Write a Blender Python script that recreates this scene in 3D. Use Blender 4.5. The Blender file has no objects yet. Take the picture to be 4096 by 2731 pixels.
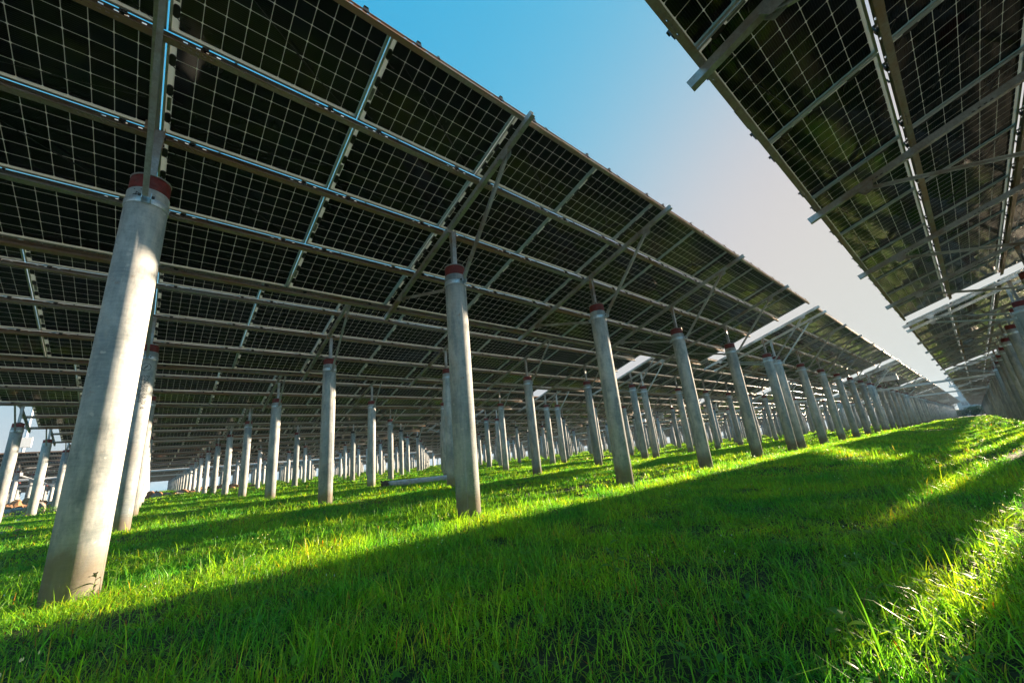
import bpy, math, random
import numpy as np
from mathutils import Vector, Matrix
random.seed(7); RNG = np.random.default_rng(11)
S = bpy.context.scene
COL = S.collection

# ------------------------------------------------------------------ camera
CAM = Vector((0.339, -4.481, 0.653))
YAW, PIT, ROL = 0.8343, 0.2868, -0.0984
f = Vector((math.cos(PIT)*math.cos(YAW), math.cos(PIT)*math.sin(YAW), math.sin(PIT)))
r = Vector((math.sin(YAW), -math.cos(YAW), 0)); u = r.cross(f)
r2 = r*math.cos(ROL) + u*math.sin(ROL); u2 = -r*math.sin(ROL) + u*math.cos(ROL)
cd = bpy.data.cameras.new('camera'); cam = bpy.data.objects.new('camera', cd); COL.objects.link(cam)
M = Matrix((r2, u2, -f)).transposed().to_4x4(); M.translation = CAM; cam.matrix_world = M
cd.sensor_width = 36; cd.lens = 13.98; cd.clip_start = 0.03; cd.clip_end = 4000
S.camera = cam

# ------------------------------------------------------------------ sky, sun, exposure
SUN_AZ, SUN_EL = math.radians(-7.8), math.radians(9.0)
w = bpy.data.worlds.new('World'); S.world = w; w.use_nodes = True
nt = w.node_tree; bg = nt.nodes['Background']
sky = nt.nodes.new('ShaderNodeTexSky'); sky.sky_type = 'NISHITA'; sky.sun_disc = False
sky.sun_elevation = SUN_EL; sky.sun_rotation = math.pi/2 - SUN_AZ
sky.air_density = 1.0; sky.dust_density = 1.6; sky.ozone_density = 2.2; sky.altitude = 0
# haze near the sun levels off instead of blowing out: c*g / (1 + c*g/knee)
def vmath(op, x, y, z=None):
    n = nt.nodes.new('ShaderNodeVectorMath'); n.operation = op
    for i, v in enumerate((x, y, z)):
        if v is None: continue
        if isinstance(v, tuple): n.inputs[i].default_value = v
        else: nt.links.new(v, n.inputs[i])
    return n.outputs[0]
gn = sky.outputs[0]
sx = nt.nodes.new('ShaderNodeSeparateXYZ'); nt.links.new(gn, sx.inputs[0]); cx = nt.nodes.new('ShaderNodeCombineXYZ')
for i_, (pw, gain) in enumerate(((2.4, .44), (.95, 1.36), (.70, 3.6))):
    p_ = nt.nodes.new('ShaderNodeMath'); p_.operation = 'POWER'; nt.links.new(sx.outputs[i_], p_.inputs[0]); p_.inputs[1].default_value = pw
    g_ = nt.nodes.new('ShaderNodeMath'); g_.operation = 'MULTIPLY'; nt.links.new(p_.outputs[0], g_.inputs[0]); g_.inputs[1].default_value = gain
    nt.links.new(g_.outputs[0], cx.inputs[i_])
cmp_ = vmath('DIVIDE', cx.outputs[0], vmath('MULTIPLY_ADD', cx.outputs[0], (1/.655, 1/.665, 1/.78), (1, 1, 1)))
sq = nt.nodes.new('ShaderNodeSeparateXYZ'); nt.links.new(cmp_, sq.inputs[0]); cq = nt.nodes.new('ShaderNodeCombineXYZ')
wm = nt.nodes.new('ShaderNodeMath'); wm.operation = 'MULTIPLY_ADD'; nt.links.new(sq.outputs[0], wm.inputs[0]); wm.inputs[1].default_value = -.36; wm.inputs[2].default_value = 1.0   # hazy air near the sun is warmer
wb = nt.nodes.new('ShaderNodeMath'); wb.operation = 'MULTIPLY'; nt.links.new(wm.outputs[0], wb.inputs[0]); nt.links.new(sq.outputs[2], wb.inputs[1])
nt.links.new(sq.outputs[0], cq.inputs[0]); nt.links.new(sq.outputs[1], cq.inputs[1]); nt.links.new(wb.outputs[0], cq.inputs[2])
cmp_ = vmath('MULTIPLY', cq.outputs[0], (1.47, 1.49, 1.56))
nt.links.new(cmp_, bg.inputs[0]); bg.inputs[1].default_value = 0.15
sl = bpy.data.lights.new('sun', 'SUN'); sl.energy = 5.0; sl.angle = math.radians(0.5); sl.color = (1.0, 0.77, 0.53)
so = bpy.data.objects.new('sun', sl); COL.objects.link(so)
sd = Vector((math.cos(SUN_EL)*math.cos(SUN_AZ), math.cos(SUN_EL)*math.sin(SUN_AZ), math.sin(SUN_EL)))
so.rotation_euler = sd.to_track_quat('Z', 'Y').to_euler(); so.location = (20, -10, 30)
S.view_settings.view_transform = 'Standard'; S.view_settings.look = 'None'
S.view_settings.exposure = 2.28; S.view_settings.gamma = 1.0
S.render.resolution_x = 1024; S.render.resolution_y = 682
S.render.engine = 'CYCLES'
S.cycles.max_bounces = 7; S.cycles.diffuse_bounces = 3; S.cycles.glossy_bounces = 4; S.cycles.transmission_bounces = 4

# ------------------------------------------------------------------ helpers
def tag(o, label=None, cat=None, group=None, kind=None):
    if label: o['label'] = label
    if cat: o['category'] = cat
    if group: o['group'] = group
    if kind: o['kind'] = kind
    return o
def empty(name, loc, rz=0, parent=None):
    o = bpy.data.objects.new(name, None); COL.objects.link(o); o.location = loc; o.rotation_euler = (0, 0, rz)
    o.empty_display_size = .2; o.parent = parent
    return o
def link(name, me, parent=None, loc=(0, 0, 0), rot=(0, 0, 0)):
    o = bpy.data.objects.new(name, me); COL.objects.link(o); o.parent = parent; o.location = loc; o.rotation_euler = rot
    return o
class MB:
    """collects boxes, tubes and sheets into one mesh"""
    def __init__(s): s.v = []; s.f = []; s.m = []; s.uv = {}; s.sm = []
    def quad(s, pts, mat=0, uv=None, smooth=False):
        n = len(s.v); s.v += [tuple(p) for p in pts]; s.f.append(tuple(range(n, n+len(pts)))); s.m.append(mat); s.sm.append(smooth)
        if uv: s.uv[len(s.f)-1] = uv
    def hexa(s, c, mat=0):           # 8 corners: bottom 4 ccw, top 4 ccw
        n = len(s.v); s.v += [tuple(p) for p in c]
        for q in ((3, 2, 1, 0), (4, 5, 6, 7), (0, 1, 5, 4), (1, 2, 6, 5), (2, 3, 7, 6), (3, 0, 4, 7)):
            s.f.append(tuple(n+i for i in q)); s.m.append(mat); s.sm.append(False)
    def box(s, x0, x1, y0, y1, z0, z1, mat=0, T=None):
        c = [(x0, y0, z0), (x1, y0, z0), (x1, y1, z0), (x0, y1, z0), (x0, y0, z1), (x1, y0, z1), (x1, y1, z1), (x0, y1, z1)]
        if T: c = [T(*p) for p in c]
        s.hexa(c, mat)
    def bar(s, a, b, wd, ht, up=(0, 0, 1), mat=0):
        a = Vector(a); b = Vector(b); d = (b-a).normalized(); up = Vector(up)
        sx = d.cross(up).normalized()*wd/2; sy = sx.cross(d).normalized()*ht/2
        c = [a-sx-sy, a+sx-sy, b+sx-sy, b-sx-sy, a-sx+sy, a+sx+sy, b+sx+sy, b-sx+sy]
        s.hexa(c, mat)
    def channel(s, a, b, wd, ht, t, up=(0, 0, 1), side=1, mat=0):
        """C section from a to b: web on one side, two flanges and short lips"""
        a = Vector(a); b = Vector(b); d = (b-a).normalized(); up = Vector(up)
        X = d.cross(up).normalized()*side; Y = up - d*up.dot(d); Y.normalize()
        def piece(x0, x1, y0, y1):
            s.hexa([a+X*x0+Y*y0, a+X*x1+Y*y0, b+X*x1+Y*y0, b+X*x0+Y*y0, a+X*x0+Y*y1, a+X*x1+Y*y1, b+X*x1+Y*y1, b+X*x0+Y*y1], mat)
        piece(-wd/2, -wd/2+t, -ht/2, ht/2)
        piece(-wd/2+t, wd/2, -ht/2, -ht/2+t); piece(-wd/2+t, wd/2, ht/2-t, ht/2)
        piece(wd/2-t, wd/2, -ht/2+t, -ht/2+t+.012); piece(wd/2-t, wd/2, ht/2-t-.012, ht/2-t)
    def lathe(s, prof, seg=24, mat=0, ctr=(0, 0), smooth=True, caps=True):
        n = len(s.v)
        for (rr, z) in prof:
            for k in range(seg):
                a = 2*math.pi*k/seg; s.v.append((ctr[0]+rr*math.cos(a), ctr[1]+rr*math.sin(a), z))
        for j in range(len(prof)-1):
            for k in range(seg):
                k2 = (k+1) % seg
                s.f.append((n+j*seg+k, n+j*seg+k2, n+(j+1)*seg+k2, n+(j+1)*seg+k)); s.m.append(mat); s.sm.append(smooth)
        if caps:
            s.f.append(tuple(n+k for k in reversed(range(seg)))); s.m.append(mat); s.sm.append(False)
            e = n+(len(prof)-1)*seg; s.f.append(tuple(e+k for k in range(seg))); s.m.append(mat); s.sm.append(False)
    def tube(s, pts, rad, seg=8, mat=0, smooth=True):
        pts = [Vector(p) for p in pts]; n = len(s.v); rads = rad if isinstance(rad, (list, tuple)) else [rad]*len(pts)
        for i, p in enumerate(pts):
            d = (pts[min(i+1, len(pts)-1)]-pts[max(i-1, 0)]).normalized()
            a = d.cross(Vector((0, 0, 1)) if abs(d.z) < .95 else Vector((1, 0, 0))).normalized(); b = d.cross(a)
            for k in range(seg):
                t = 2*math.pi*k/seg; s.v.append(tuple(p+(a*math.cos(t)+b*math.sin(t))*rads[i]))
        for j in range(len(pts)-1):
            for k in range(seg):
                k2 = (k+1) % seg
                s.f.append((n+j*seg+k, n+(j+1)*seg+k, n+(j+1)*seg+k2, n+j*seg+k2)); s.m.append(mat); s.sm.append(smooth)
        s.f.append(tuple(n+k for k in range(seg))); s.m.append(mat); s.sm.append(False)
        e = n+(len(pts)-1)*seg; s.f.append(tuple(e+k for k in reversed(range(seg)))); s.m.append(mat); s.sm.append(False)
    def mesh(s, name, mats):
        me = bpy.data.meshes.new(name); me.from_pydata(s.v, [], s.f)
        for m in mats: me.materials.append(m)
        me.polygons.foreach_set('material_index', s.m); me.polygons.foreach_set('use_smooth', s.sm)
        if s.uv:
            ul = me.uv_layers.new(name='UVMap')
            for fi, uvs in s.uv.items():
                for k, li in enumerate(me.polygons[fi].loop_indices): ul.data[li].uv = uvs[k]
        me.update(); return me
    def build(s, name, mats, parent=None, loc=(0, 0, 0), rot=(0, 0, 0)):
        return link(name, s.mesh(name, mats), parent, loc, rot)

# ------------------------------------------------------------------ materials
def newmat(name):
    m = bpy.data.materials.new(name); m.use_nodes = True
    return m, m.node_tree, m.node_tree.nodes['Principled BSDF']
def N(nt, t, **k):
    n = nt.nodes.new(t)
    for a, b in k.items(): setattr(n, a, b)
    return n
def math_(nt, op, a, b=None, c=None):
    n = nt.nodes.new('ShaderNodeMath'); n.operation = op
    for i, v in enumerate((a, b, c)):
        if v is None: continue
        if hasattr(v, 'is_linked') or hasattr(v, 'links'): nt.links.new(v, n.inputs[i])
        else: n.inputs[i].default_value = v
    return n.outputs[0]
def noise(nt, vec, scale, detail=4, rough=.55, stretch=None):
    n = nt.nodes.new('ShaderNodeTexNoise'); n.inputs['Scale'].default_value = scale; n.inputs['Detail'].default_value = detail
    n.inputs['Roughness'].default_value = rough
    if stretch:
        mp = nt.nodes.new('ShaderNodeMapping'); mp.inputs['Scale'].default_value = stretch; nt.links.new(vec, mp.inputs['Vector']); vec = mp.outputs[0]
    nt.links.new(vec, n.inputs['Vector']); return n.outputs['Fac']
def ramp(nt, fac, stops):
    n = nt.nodes.new('ShaderNodeValToRGB'); e = n.color_ramp.elements
    while len(e) < len(stops): e.new(.5)
    for i, (p, c) in enumerate(stops): e[i].position = p; e[i].color = (*c, 1)
    nt.links.new(fac, n.inputs[0]); return n.outputs[0]
def mixc(nt, fac, a, b, mode='MIX'):
    n = nt.nodes.new('ShaderNodeMix'); n.data_type = 'RGBA'; n.blend_type = mode
    for i, v in ((0, fac), (6, a), (7, b)):
        if isinstance(v, (int, float)): n.inputs[i].default_value = v
        elif isinstance(v, tuple): n.inputs[i].default_value = (*v, 1)
        else: nt.links.new(v, n.inputs[i])
    return n.outputs[2]
def bump(nt, h, strength, dist, bsdf):
    b = nt.nodes.new('ShaderNodeBump'); b.inputs['Strength'].default_value = strength; b.inputs['Distance'].default_value = dist
    nt.links.new(h, b.inputs['Height']); nt.links.new(b.outputs[0], bsdf.inputs['Normal'])
def shifted(nt):
    """object coordinates moved by the object's own random number"""
    tc = N(nt, 'ShaderNodeTexCoord'); oi = N(nt, 'ShaderNodeObjectInfo'); va = N(nt, 'ShaderNodeVectorMath', operation='MULTIPLY_ADD')
    cb = N(nt, 'ShaderNodeCombineXYZ'); nt.links.new(oi.outputs['Random'], cb.inputs[0]); nt.links.new(oi.outputs['Random'], cb.inputs[1]); nt.links.new(oi.outputs['Random'], cb.inputs[2])
    nt.links.new(cb.outputs[0], va.inputs[0]); va.inputs[1].default_value = (37, 53, 71); nt.links.new(tc.outputs['Object'], va.inputs[2])
    return va.outputs[0], oi.outputs['Random']
MT = {}
def concrete(name, tone=1.0):
    m, nt, b = newmat(name); v, rnd = shifted(nt)
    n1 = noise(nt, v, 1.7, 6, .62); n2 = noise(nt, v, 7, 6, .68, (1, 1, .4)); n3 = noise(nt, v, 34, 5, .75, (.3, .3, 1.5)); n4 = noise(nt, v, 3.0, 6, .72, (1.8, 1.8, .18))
    c = ramp(nt, n1, [(.40, (.21*tone, .28*tone, .34*tone)), (.57, (.47*tone, .53*tone, .56*tone))])  # blue-grey mottling, with the cool teal of shade put into the base colour
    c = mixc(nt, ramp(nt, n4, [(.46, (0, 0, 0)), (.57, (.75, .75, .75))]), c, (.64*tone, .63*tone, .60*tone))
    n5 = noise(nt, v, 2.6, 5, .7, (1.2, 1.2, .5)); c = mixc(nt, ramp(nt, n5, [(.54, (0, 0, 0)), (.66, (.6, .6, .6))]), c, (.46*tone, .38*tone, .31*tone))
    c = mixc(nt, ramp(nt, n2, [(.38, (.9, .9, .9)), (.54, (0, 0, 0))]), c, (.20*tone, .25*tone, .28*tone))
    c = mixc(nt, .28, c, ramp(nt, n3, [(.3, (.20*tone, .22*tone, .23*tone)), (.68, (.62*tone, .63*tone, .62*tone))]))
    sp = noise(nt, v, 14, 2, .5); c = mixc(nt, ramp(nt, sp, [(.69, (0, 0, 0)), (.73, (.8, .8, .8))]), c, (.62, .62, .60))
    st = noise(nt, v, 4.5, 6, .75); c = mixc(nt, ramp(nt, st, [(.63, (0, 0, 0)), (.72, (.55, .55, .55))]), c, (.30, .17, .09))
    g = math_(nt, 'MULTIPLY_ADD', rnd, .42, .72); cb = N(nt, 'ShaderNodeCombineColor'); [nt.links.new(g, cb.inputs[i]) for i in range(3)]
    c = mixc(nt, 1.0, c, cb.outputs[0], 'MULTIPLY')
    # soil splashed up the foot of the pile
    tc = N(nt, 'ShaderNodeTexCoord'); sx = N(nt, 'ShaderNodeSeparateXYZ'); nt.links.new(tc.outputs['Object'], sx.inputs[0])
    hgt = math_(nt, 'ADD', sx.outputs[2], math_(nt, 'MULTIPLY', n2, -.5)); foot = ramp(nt, hgt, [(.0, (.7, .7, .7)), (.16, (0, 0, 0))])
    c = mixc(nt, foot, c, (.20, .15, .10))
    nt.links.new(c, b.inputs['Base Color']); b.inputs['Roughness'].default_value = .82
    hh = math_(nt, 'ADD', math_(nt, 'MULTIPLY', n3, .6), n2); bump(nt, hh, .45, .004, b)
    return m
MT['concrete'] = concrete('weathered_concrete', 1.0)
MT['concrete_pale'] = concrete('pale_concrete', 2.1)
def painted(name, col, rough=.6, var=.35, metal=0.0):
    m, nt, b = newmat(name); v, rnd = shifted(nt)
    n1 = noise(nt, v, 22, 6, .7); n2 = noise(nt, v, 5, 4, .6)
    dk = tuple(x*(1-var) for x in col); lt = tuple(min(1, x*(1+var*.6)) for x in col)
    c = ramp(nt, n1, [(.35, dk), (.65, lt)]); c = mixc(nt, ramp(nt, n2, [(.6, (0, 0, 0)), (.75, (.6, .6, .6))]), c, tuple(.5*x+.12 for x in col))
    nt.links.new(c, b.inputs['Base Color']); b.inputs['Roughness'].default_value = rough; b.inputs['Metallic'].default_value = metal
    bump(nt, n1, .2, .002, b); return m
MT['red'] = painted('red_paint', (.20, .022, .020), .65, .4)
MT['black_cap'] = painted('black_paint', (.02, .02, .022), .7)
def steel(name, base, rust, amount, metal=.55, rough=.42):
    m, nt, b = newmat(name); v, rnd = shifted(nt)
    n1 = noise(nt, v, 1.1, 5, .6, (.5, 2, 2)); n2 = noise(nt, v, 40, 4, .7); n3 = noise(nt, v, 6, 6, .65)
    c = ramp(nt, n2, [(.3, tuple(x*.72 for x in base)), (.7, tuple(min(1, x*1.2) for x in base))])
    k = math_(nt, 'ADD', math_(nt, 'MULTIPLY', n1, .7), math_(nt, 'MULTIPLY', n3, .3))
    fac = ramp(nt, k, [(max(0, 1-amount-.12), (0, 0, 0)), (min(1, 1-amount+.06), (.85, .85, .85))])
    c = mixc(nt, fac, c, rust); nt.links.new(c, b.inputs['Base Color'])
    nt.links.new(math_(nt, 'MULTIPLY', math_(nt, 'SUBTRACT', 1.0, fac), metal), b.inputs['Metallic'])
    nt.links.new(math_(nt, 'MULTIPLY_ADD', n3, .3, rough-.1), b.inputs['Roughness']); bump(nt, n2, .12, .001, b)
    return m
MT['galv'] = steel('galvanised_steel', (.50, .54, .57), (.24, .16, .10), .43)
MT['galv_clean'] = steel('bright_galvanised_steel', (.62, .73, .82), (.3, .2, .14), .2, .6, .36)
MT['purlin'] = steel('rust_stained_steel', (.46, .47, .47), (.36, .20, .10), .50, .45, .5)
MT['dark_bolt'] = painted('dark_bolts', (.035, .033, .03), .5)
def plain(name, col, rough=.5, metal=0.0):
    m, nt, b = newmat(name); b.inputs['Base Color'].default_value = (*col, 1); b.inputs['Roughness'].default_value = rough; b.inputs['Metallic'].default_value = metal
    return m
MT['alu'] = painted('anodised_aluminium', (.60, .60, .58), .38, .12, .35)
MT['jbox'] = plain('black_plastic', (.006, .006, .006), .45)
MT['cable'] = plain('black_cable', (.012, .012, .012), .5)
MT['yellow_wire'] = plain('yellow_wire', (.45, .38, .04), .5)
MT['sticker'] = painted('grey_sticker', (.20, .22, .20), .5)
MT['white_paint'] = painted('white_painted_metal', (.78, .82, .86), .4, .12)
MT['tray'] = painted('pale_tray_metal', (.58, .68, .76), .4, .12, .3)
MT['ink'] = plain('black_stencil_ink', (.03, .035, .045), .7)
# ---- the back of a double-glass panel: black cells, pale grid between them, fine busbars
CELL = .1522; CX0 = .064; CY0 = .0355
def cellmat():
    m, nt, b = newmat('solar_cells_behind_glass')
    uv = N(nt, 'ShaderNodeUVMap'); uv.uv_map = 'UVMap'; sp = N(nt, 'ShaderNodeSeparateXYZ'); nt.links.new(uv.outputs[0], sp.inputs[0])
    U = math_(nt, 'DIVIDE', math_(nt, 'SUBTRACT', sp.outputs[0], CX0), CELL); V = math_(nt, 'DIVIDE', math_(nt, 'SUBTRACT', sp.outputs[1], CY0), CELL)
    def edge(t):
        fr = math_(nt, 'FRACT', t); return math_(nt, 'MINIMUM', fr, math_(nt, 'SUBTRACT', 1.0, fr))
    eu, ev = edge(U), edge(V)
    line = math_(nt, 'MAXIMUM', math_(nt, 'LESS_THAN', eu, .017), math_(nt, 'LESS_THAN', ev, .017))
    dia = math_(nt, 'LESS_THAN', math_(nt, 'ADD', eu, ev), .085)
    grid = math_(nt, 'MAXIMUM', line, dia)
    inside = math_(nt, 'MULTIPLY', math_(nt, 'MULTIPLY', math_(nt, 'GREATER_THAN', U, -.02), math_(nt, 'LESS_THAN', U, 10.02)),
                   math_(nt, 'MULTIPLY', math_(nt, 'GREATER_THAN', V, -.02), math_(nt, 'LESS_THAN', V, 6.02)))
    pale = math_(nt, 'MAXIMUM', grid, math_(nt, 'SUBTRACT', 1.0, inside))
    bus = math_(nt, 'LESS_THAN', edge(math_(nt, 'MULTIPLY', V, 9.0)), .05)
    tc = N(nt, 'ShaderNodeTexCoord'); oi = N(nt, 'ShaderNodeObjectInfo')
    cellc = mixc(nt, math_(nt, 'MULTIPLY', bus, .8), (.0035, .0042, .0055), (.06, .062, .06))
    # each cell a touch bluer or blacker than its neighbour
    cell_id = N(nt, 'ShaderNodeCombineXYZ'); nt.links.new(math_(nt, 'FLOOR', U), cell_id.inputs[0]); nt.links.new(math_(nt, 'FLOOR', V), cell_id.inputs[1]); nt.links.new(oi.outputs['Random'], cell_id.inputs[2])
    wn = N(nt, 'ShaderNodeTexWhiteNoise'); nt.links.new(cell_id.outputs[0], wn.inputs['Vector'])
    cellc = mixc(nt, math_(nt, 'MULTIPLY', math_(nt, 'POWER', wn.outputs[0], 4.0), .6), cellc, (.004, .012, .022))
    dn = noise(nt, tc.outputs['Object'], 3.5, 6, .7, (1, .5, 1)); dust = ramp(nt, dn, [(.45, (0, 0, 0)), (.75, (.55, .55, .55))])
    cellc = mixc(nt, dust, cellc, (.012, .012, .011))
    nt.links.new(cellc, b.inputs['Base Color']); nt.links.new(math_(nt, 'MULTIPLY_ADD', dust, .20, .08), b.inputs['Roughness']); b.inputs['IOR'].default_value = 1.34
    w1 = noise(nt, tc.outputs['Object'], 2.2, 2, .5); bp = N(nt, 'ShaderNodeBump'); bp.inputs['Strength'].default_value = .5; bp.inputs['Distance'].default_value = .01
    nt.links.new(w1, bp.inputs['Height']); nt.links.new(bp.outputs[0], b.inputs['Normal'])
    d = N(nt, 'ShaderNodeBsdfPrincipled'); d.inputs['Base Color'].default_value = (.72, .70, .62, 1); d.inputs['Roughness'].default_value = .25
    tr = N(nt, 'ShaderNodeBsdfTranslucent'); tr.inputs[0].default_value = (.85, .84, .76, 1)
    mx = N(nt, 'ShaderNodeMixShader'); mx.inputs[0].default_value = .45; nt.links.new(d.outputs[0], mx.inputs[1]); nt.links.new(tr.outputs[0], mx.inputs[2])
    m2 = N(nt, 'ShaderNodeMixShader'); nt.links.new(pale, m2.inputs[0]); nt.links.new(b.outputs[0], m2.inputs[1]); nt.links.new(mx.outputs[0], m2.inputs[2])
    nt.links.new(m2.outputs[0], nt.nodes['Material Output'].inputs[0]); return m
MT['cells'] = cellmat()

# ------------------------------------------------------------------ the solar table
L = 3.392; H = 3.47; GAP = .965; PITCH = 6*L+GAP; ROW = 5.75
YU, ZU = -1.93, H+1.18; TH = math.atan2(1.22, 4.21)
Dv = Vector((0, math.cos(TH), -math.sin(TH))); Nv = Vector((0, math.sin(TH), math.cos(TH)))
def TP(x, s, n): return Vector((x, YU, ZU)) + Dv*s + Nv*n
PW, PH, PA, PS = 1.607, .984, 1.62, 1.03
SK = [.08+PS*k for k in range(5)]
RXO = -.06
def panel_glass(mb, T=None, ox=0, oy=0):
    T = T or (lambda x, y, z: (x, y, z))
    x0, x1, y0, y1, z0, z1 = .006, PW-.006, .006, PH-.006, .023, .029
    P = lambda x, y, z: T(x+ox, y+oy, z)
    for z, flip in ((z0, True), (z1, False)):
        c = [(x0, y0), (x1, y0), (x1, y1), (x0, y1)]
        if flip: c = c[::-1]
        mb.quad([P(a, b, z) for a, b in c], 0, [(a, b) for a, b in c])
    e = [(x0, y0), (x1, y0), (x1, y1), (x0, y1)]
    for i in range(4):
        a, b = e[i], e[(i+1) % 4]; mb.quad([P(*a, z0), P(*b, z0), P(*b, z1), P(*a, z1)], 0, [(-1, -1)]*4)
def panel_frame(mb, mat=0, ox=0, oy=0, T=None):
    a = dict(mat=mat, T=T)
    for (x0, x1, y0, y1) in ((0, PW, 0, .005), (0, PW, PH-.005, PH), (0, .005, .005, PH-.005), (PW-.005, PW, .005, PH-.005)):
        mb.box(x0+ox, x1+ox, y0+oy, y1+oy, 0, .033, **a)
    for (x0, x1, y0, y1) in ((.005, PW-.005, .005, .02), (.005, PW-.005, PH-.02, PH-.005), (.005, .02, .02, PH-.02), (PW-.02, PW-.005, .02, PH-.02)):
        mb.box(x0+ox, x1+ox, y0+oy, y1+oy, 0, .003, **a)
def capsule(mb, cx, cy, lx, ly, z0, z1, mat):
    R_ = lx/2; pts = []
    for k in range(13): a = math.pi*k/12; pts.append((cx+R_*math.cos(a), cy+ly/2-R_+R_*math.sin(a)))
    for k in range(13): a = math.pi+math.pi*k/12; pts.append((cx+R_*math.cos(a), cy-ly/2+R_+R_*math.sin(a)))
    n = len(mb.v); k = len(pts); mb.v += [(x, y, z0) for x, y in pts]+[(x, y, z1) for x, y in pts]
    mb.f.append(tuple(n+i for i in reversed(range(k)))); mb.m.append(mat); mb.sm.append(False)
    mb.f.append(tuple(n+k+i for i in range(k))); mb.m.append(mat); mb.sm.append(False)
    for i in range(k): j = (i+1) % k; mb.f.append((n+i, n+j, n+k+j, n+k+i)); mb.m.append(mat); mb.sm.append(True)
g = MB(); panel_glass(g); ME_GLASS = g.mesh('solar_panel', [MT['cells']])
g = MB(); panel_frame(g); ME_FRAME = g.mesh('frame', [MT['alu']])
g = MB(); capsule(g, 0, 0, .048, .105, .002, .022, 0); g.tube([(.0, .045, .01), (.05, .09, .008), (.10, .10, .012)], .004, 6); ME_JBOX = g.mesh('junction_box', [MT['jbox']])
g = MB(); g.box(-.016, .016, -.07, .07, .0200, .0228); ME_STICK = g.mesh('rating_sticker', [MT['sticker']])
def cable_mesh(kind):
    g = MB()
    if kind == 0:
        p = [(.1, .16, .012), (.3, .27, -.006), (.55, .40, -.02), (.8, .55, -.03), (.86, .58, -.028), (1.1, .73, -.02), (1.35, .86, -.01), (1.52, .95, .0)]
    else:
        p = [(.1, .86, .012), (.35, .80, -.01), (.6, .82, -.03), (.9, .76, -.035), (.97, .755, -.03), (1.25, .70, -.02), (1.5, .66, 0)]
    g.tube(p, .0028, 6); m = len(p)//2; g.tube([p[m], p[m+1]], .007, 6)
    return g.mesh('cable', [MT['cable']])
ME_CABLE = [cable_mesh(0), cable_mesh(1)]
g = MB(); panel_glass(g); panel_frame(g, 1)
for yy in (.2, .5, .8): capsule(g, .045, yy, .048, .105, .002, .022, 2)
ME_PANEL_ONE = g.mesh('solar_panel', [MT['cells'], MT['alu'], MT['jbox']])

def purlin_mesh(px0, x0, x1, flip, k, detail):
    """C channel along X in its own frame: y across, z along the table normal; slots punched in both flanges"""
    g = MB(); sg = -1 if flip else 1; t = .0035
    def B(xa, xb, ya, yb, za, zb, mat=0):
        ya, yb = sorted((ya*sg, yb*sg)); g.box(xa, xb, ya, yb, za, zb, mat)
    seams = [px0+PA*m-.01 for m in range(13)]
    if detail:
        top = sorted(a+o for a in seams for o in (-.40, -.31, -.25, -.14, .13, .22, .28, .37) if x0+.03 < a+o < x1-.03)
        bot = sorted(a+o for a in seams[::2] for o in [-.55+.05*i for i in range(6)]+[.12+.05*i for i in range(5)] if x0+.03 < a+o < x1-.03)
    else: top = []; bot = []
    def flange(ya, yb, za, zb, holes, hy0, hy1, hl=.032):
        if not holes: B(x0, x1, ya, yb, za, zb); return
        B(x0, x1, ya, hy0, za, zb); B(x0, x1, hy1, yb, za, zb)
        c = x0
        for h in holes:
            if h-hl/2 > c: B(c, h-hl/2, hy0, hy1, za, zb)
            c = h+hl/2
        B(c, x1, hy0, hy1, za, zb)
    B(x0, x1, .042, .042+t, .0, .08)                                   # web
    flange(-.004 if flip else -.0135, .042, .08-t, .08, top, .002, .015)                     # top flange under the panels
    flange(-.012, .042, .0, t, bot, .008, .020, .026)                   # bottom flange
    B(x0, x1, -.012, -.012+t, t, .014)                                 # lip
    if detail:
        for a in seams:
            for o in (-.27, .27):
                if x0 < a+o < x1:
                    B(a+o-.025, a+o+.025, -.019, -.0065, .05, .119, 1)   # clamp reaching through the gap
                    B(a+o-.022, a+o+.022, -.030, .030, .1145, .119, 1)
                    B(a+o-.008, a+o+.008, -.004, .010, .058, .0765, 1)
            if x0 < a+.5 < x1 and k < 4: B(a+.49, a+.51, -.0185, -.0065, .066, .112, 1)
        n = 0
        for a in np.arange(x0+2.6, x1-.3, 5.1): B(a-.16, a+.16, -.0165, -.0125, -.003, .016); B(a-.16, a+.16, -.0125, .046, -.0045, -.0005); n += 1   # splice sleeve
    return g.mesh('purlin', [MT['purlin'], MT['dark_bolt']])
def rafter_mesh(clean=False):
    g = MB(); a = (0, 0, 0); b = (0, 4.43, 0)
    # C section with its own slots on the web side
    g.box(-.03, -.0265, 0, 4.43, -.04, .0365)
    for (za, zb) in ((-.04, -.0365), (.0366, .04)): g.box(-.0264, .03, 0, 4.43, za, zb)
    g.box(.0265, .03, 0, 4.43, -.0364, -.022); g.box(.0265, .03, 0, 4.43, .022, .0364)
    for c0 in (.55, 1.6, 2.6, 3.6):
        for q in range(4): g.box(-.0312, -.0302, c0+q*.05, c0+q*.05+.026, -.03, -.018, 1)
    return g.mesh('rafter', [MT['galv_clean'] if clean else MT['galv'], MT['dark_bolt']])
def rp(y):   # centre of the rafter at this y
    return ZU - (y-YU)*math.tan(TH)
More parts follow.
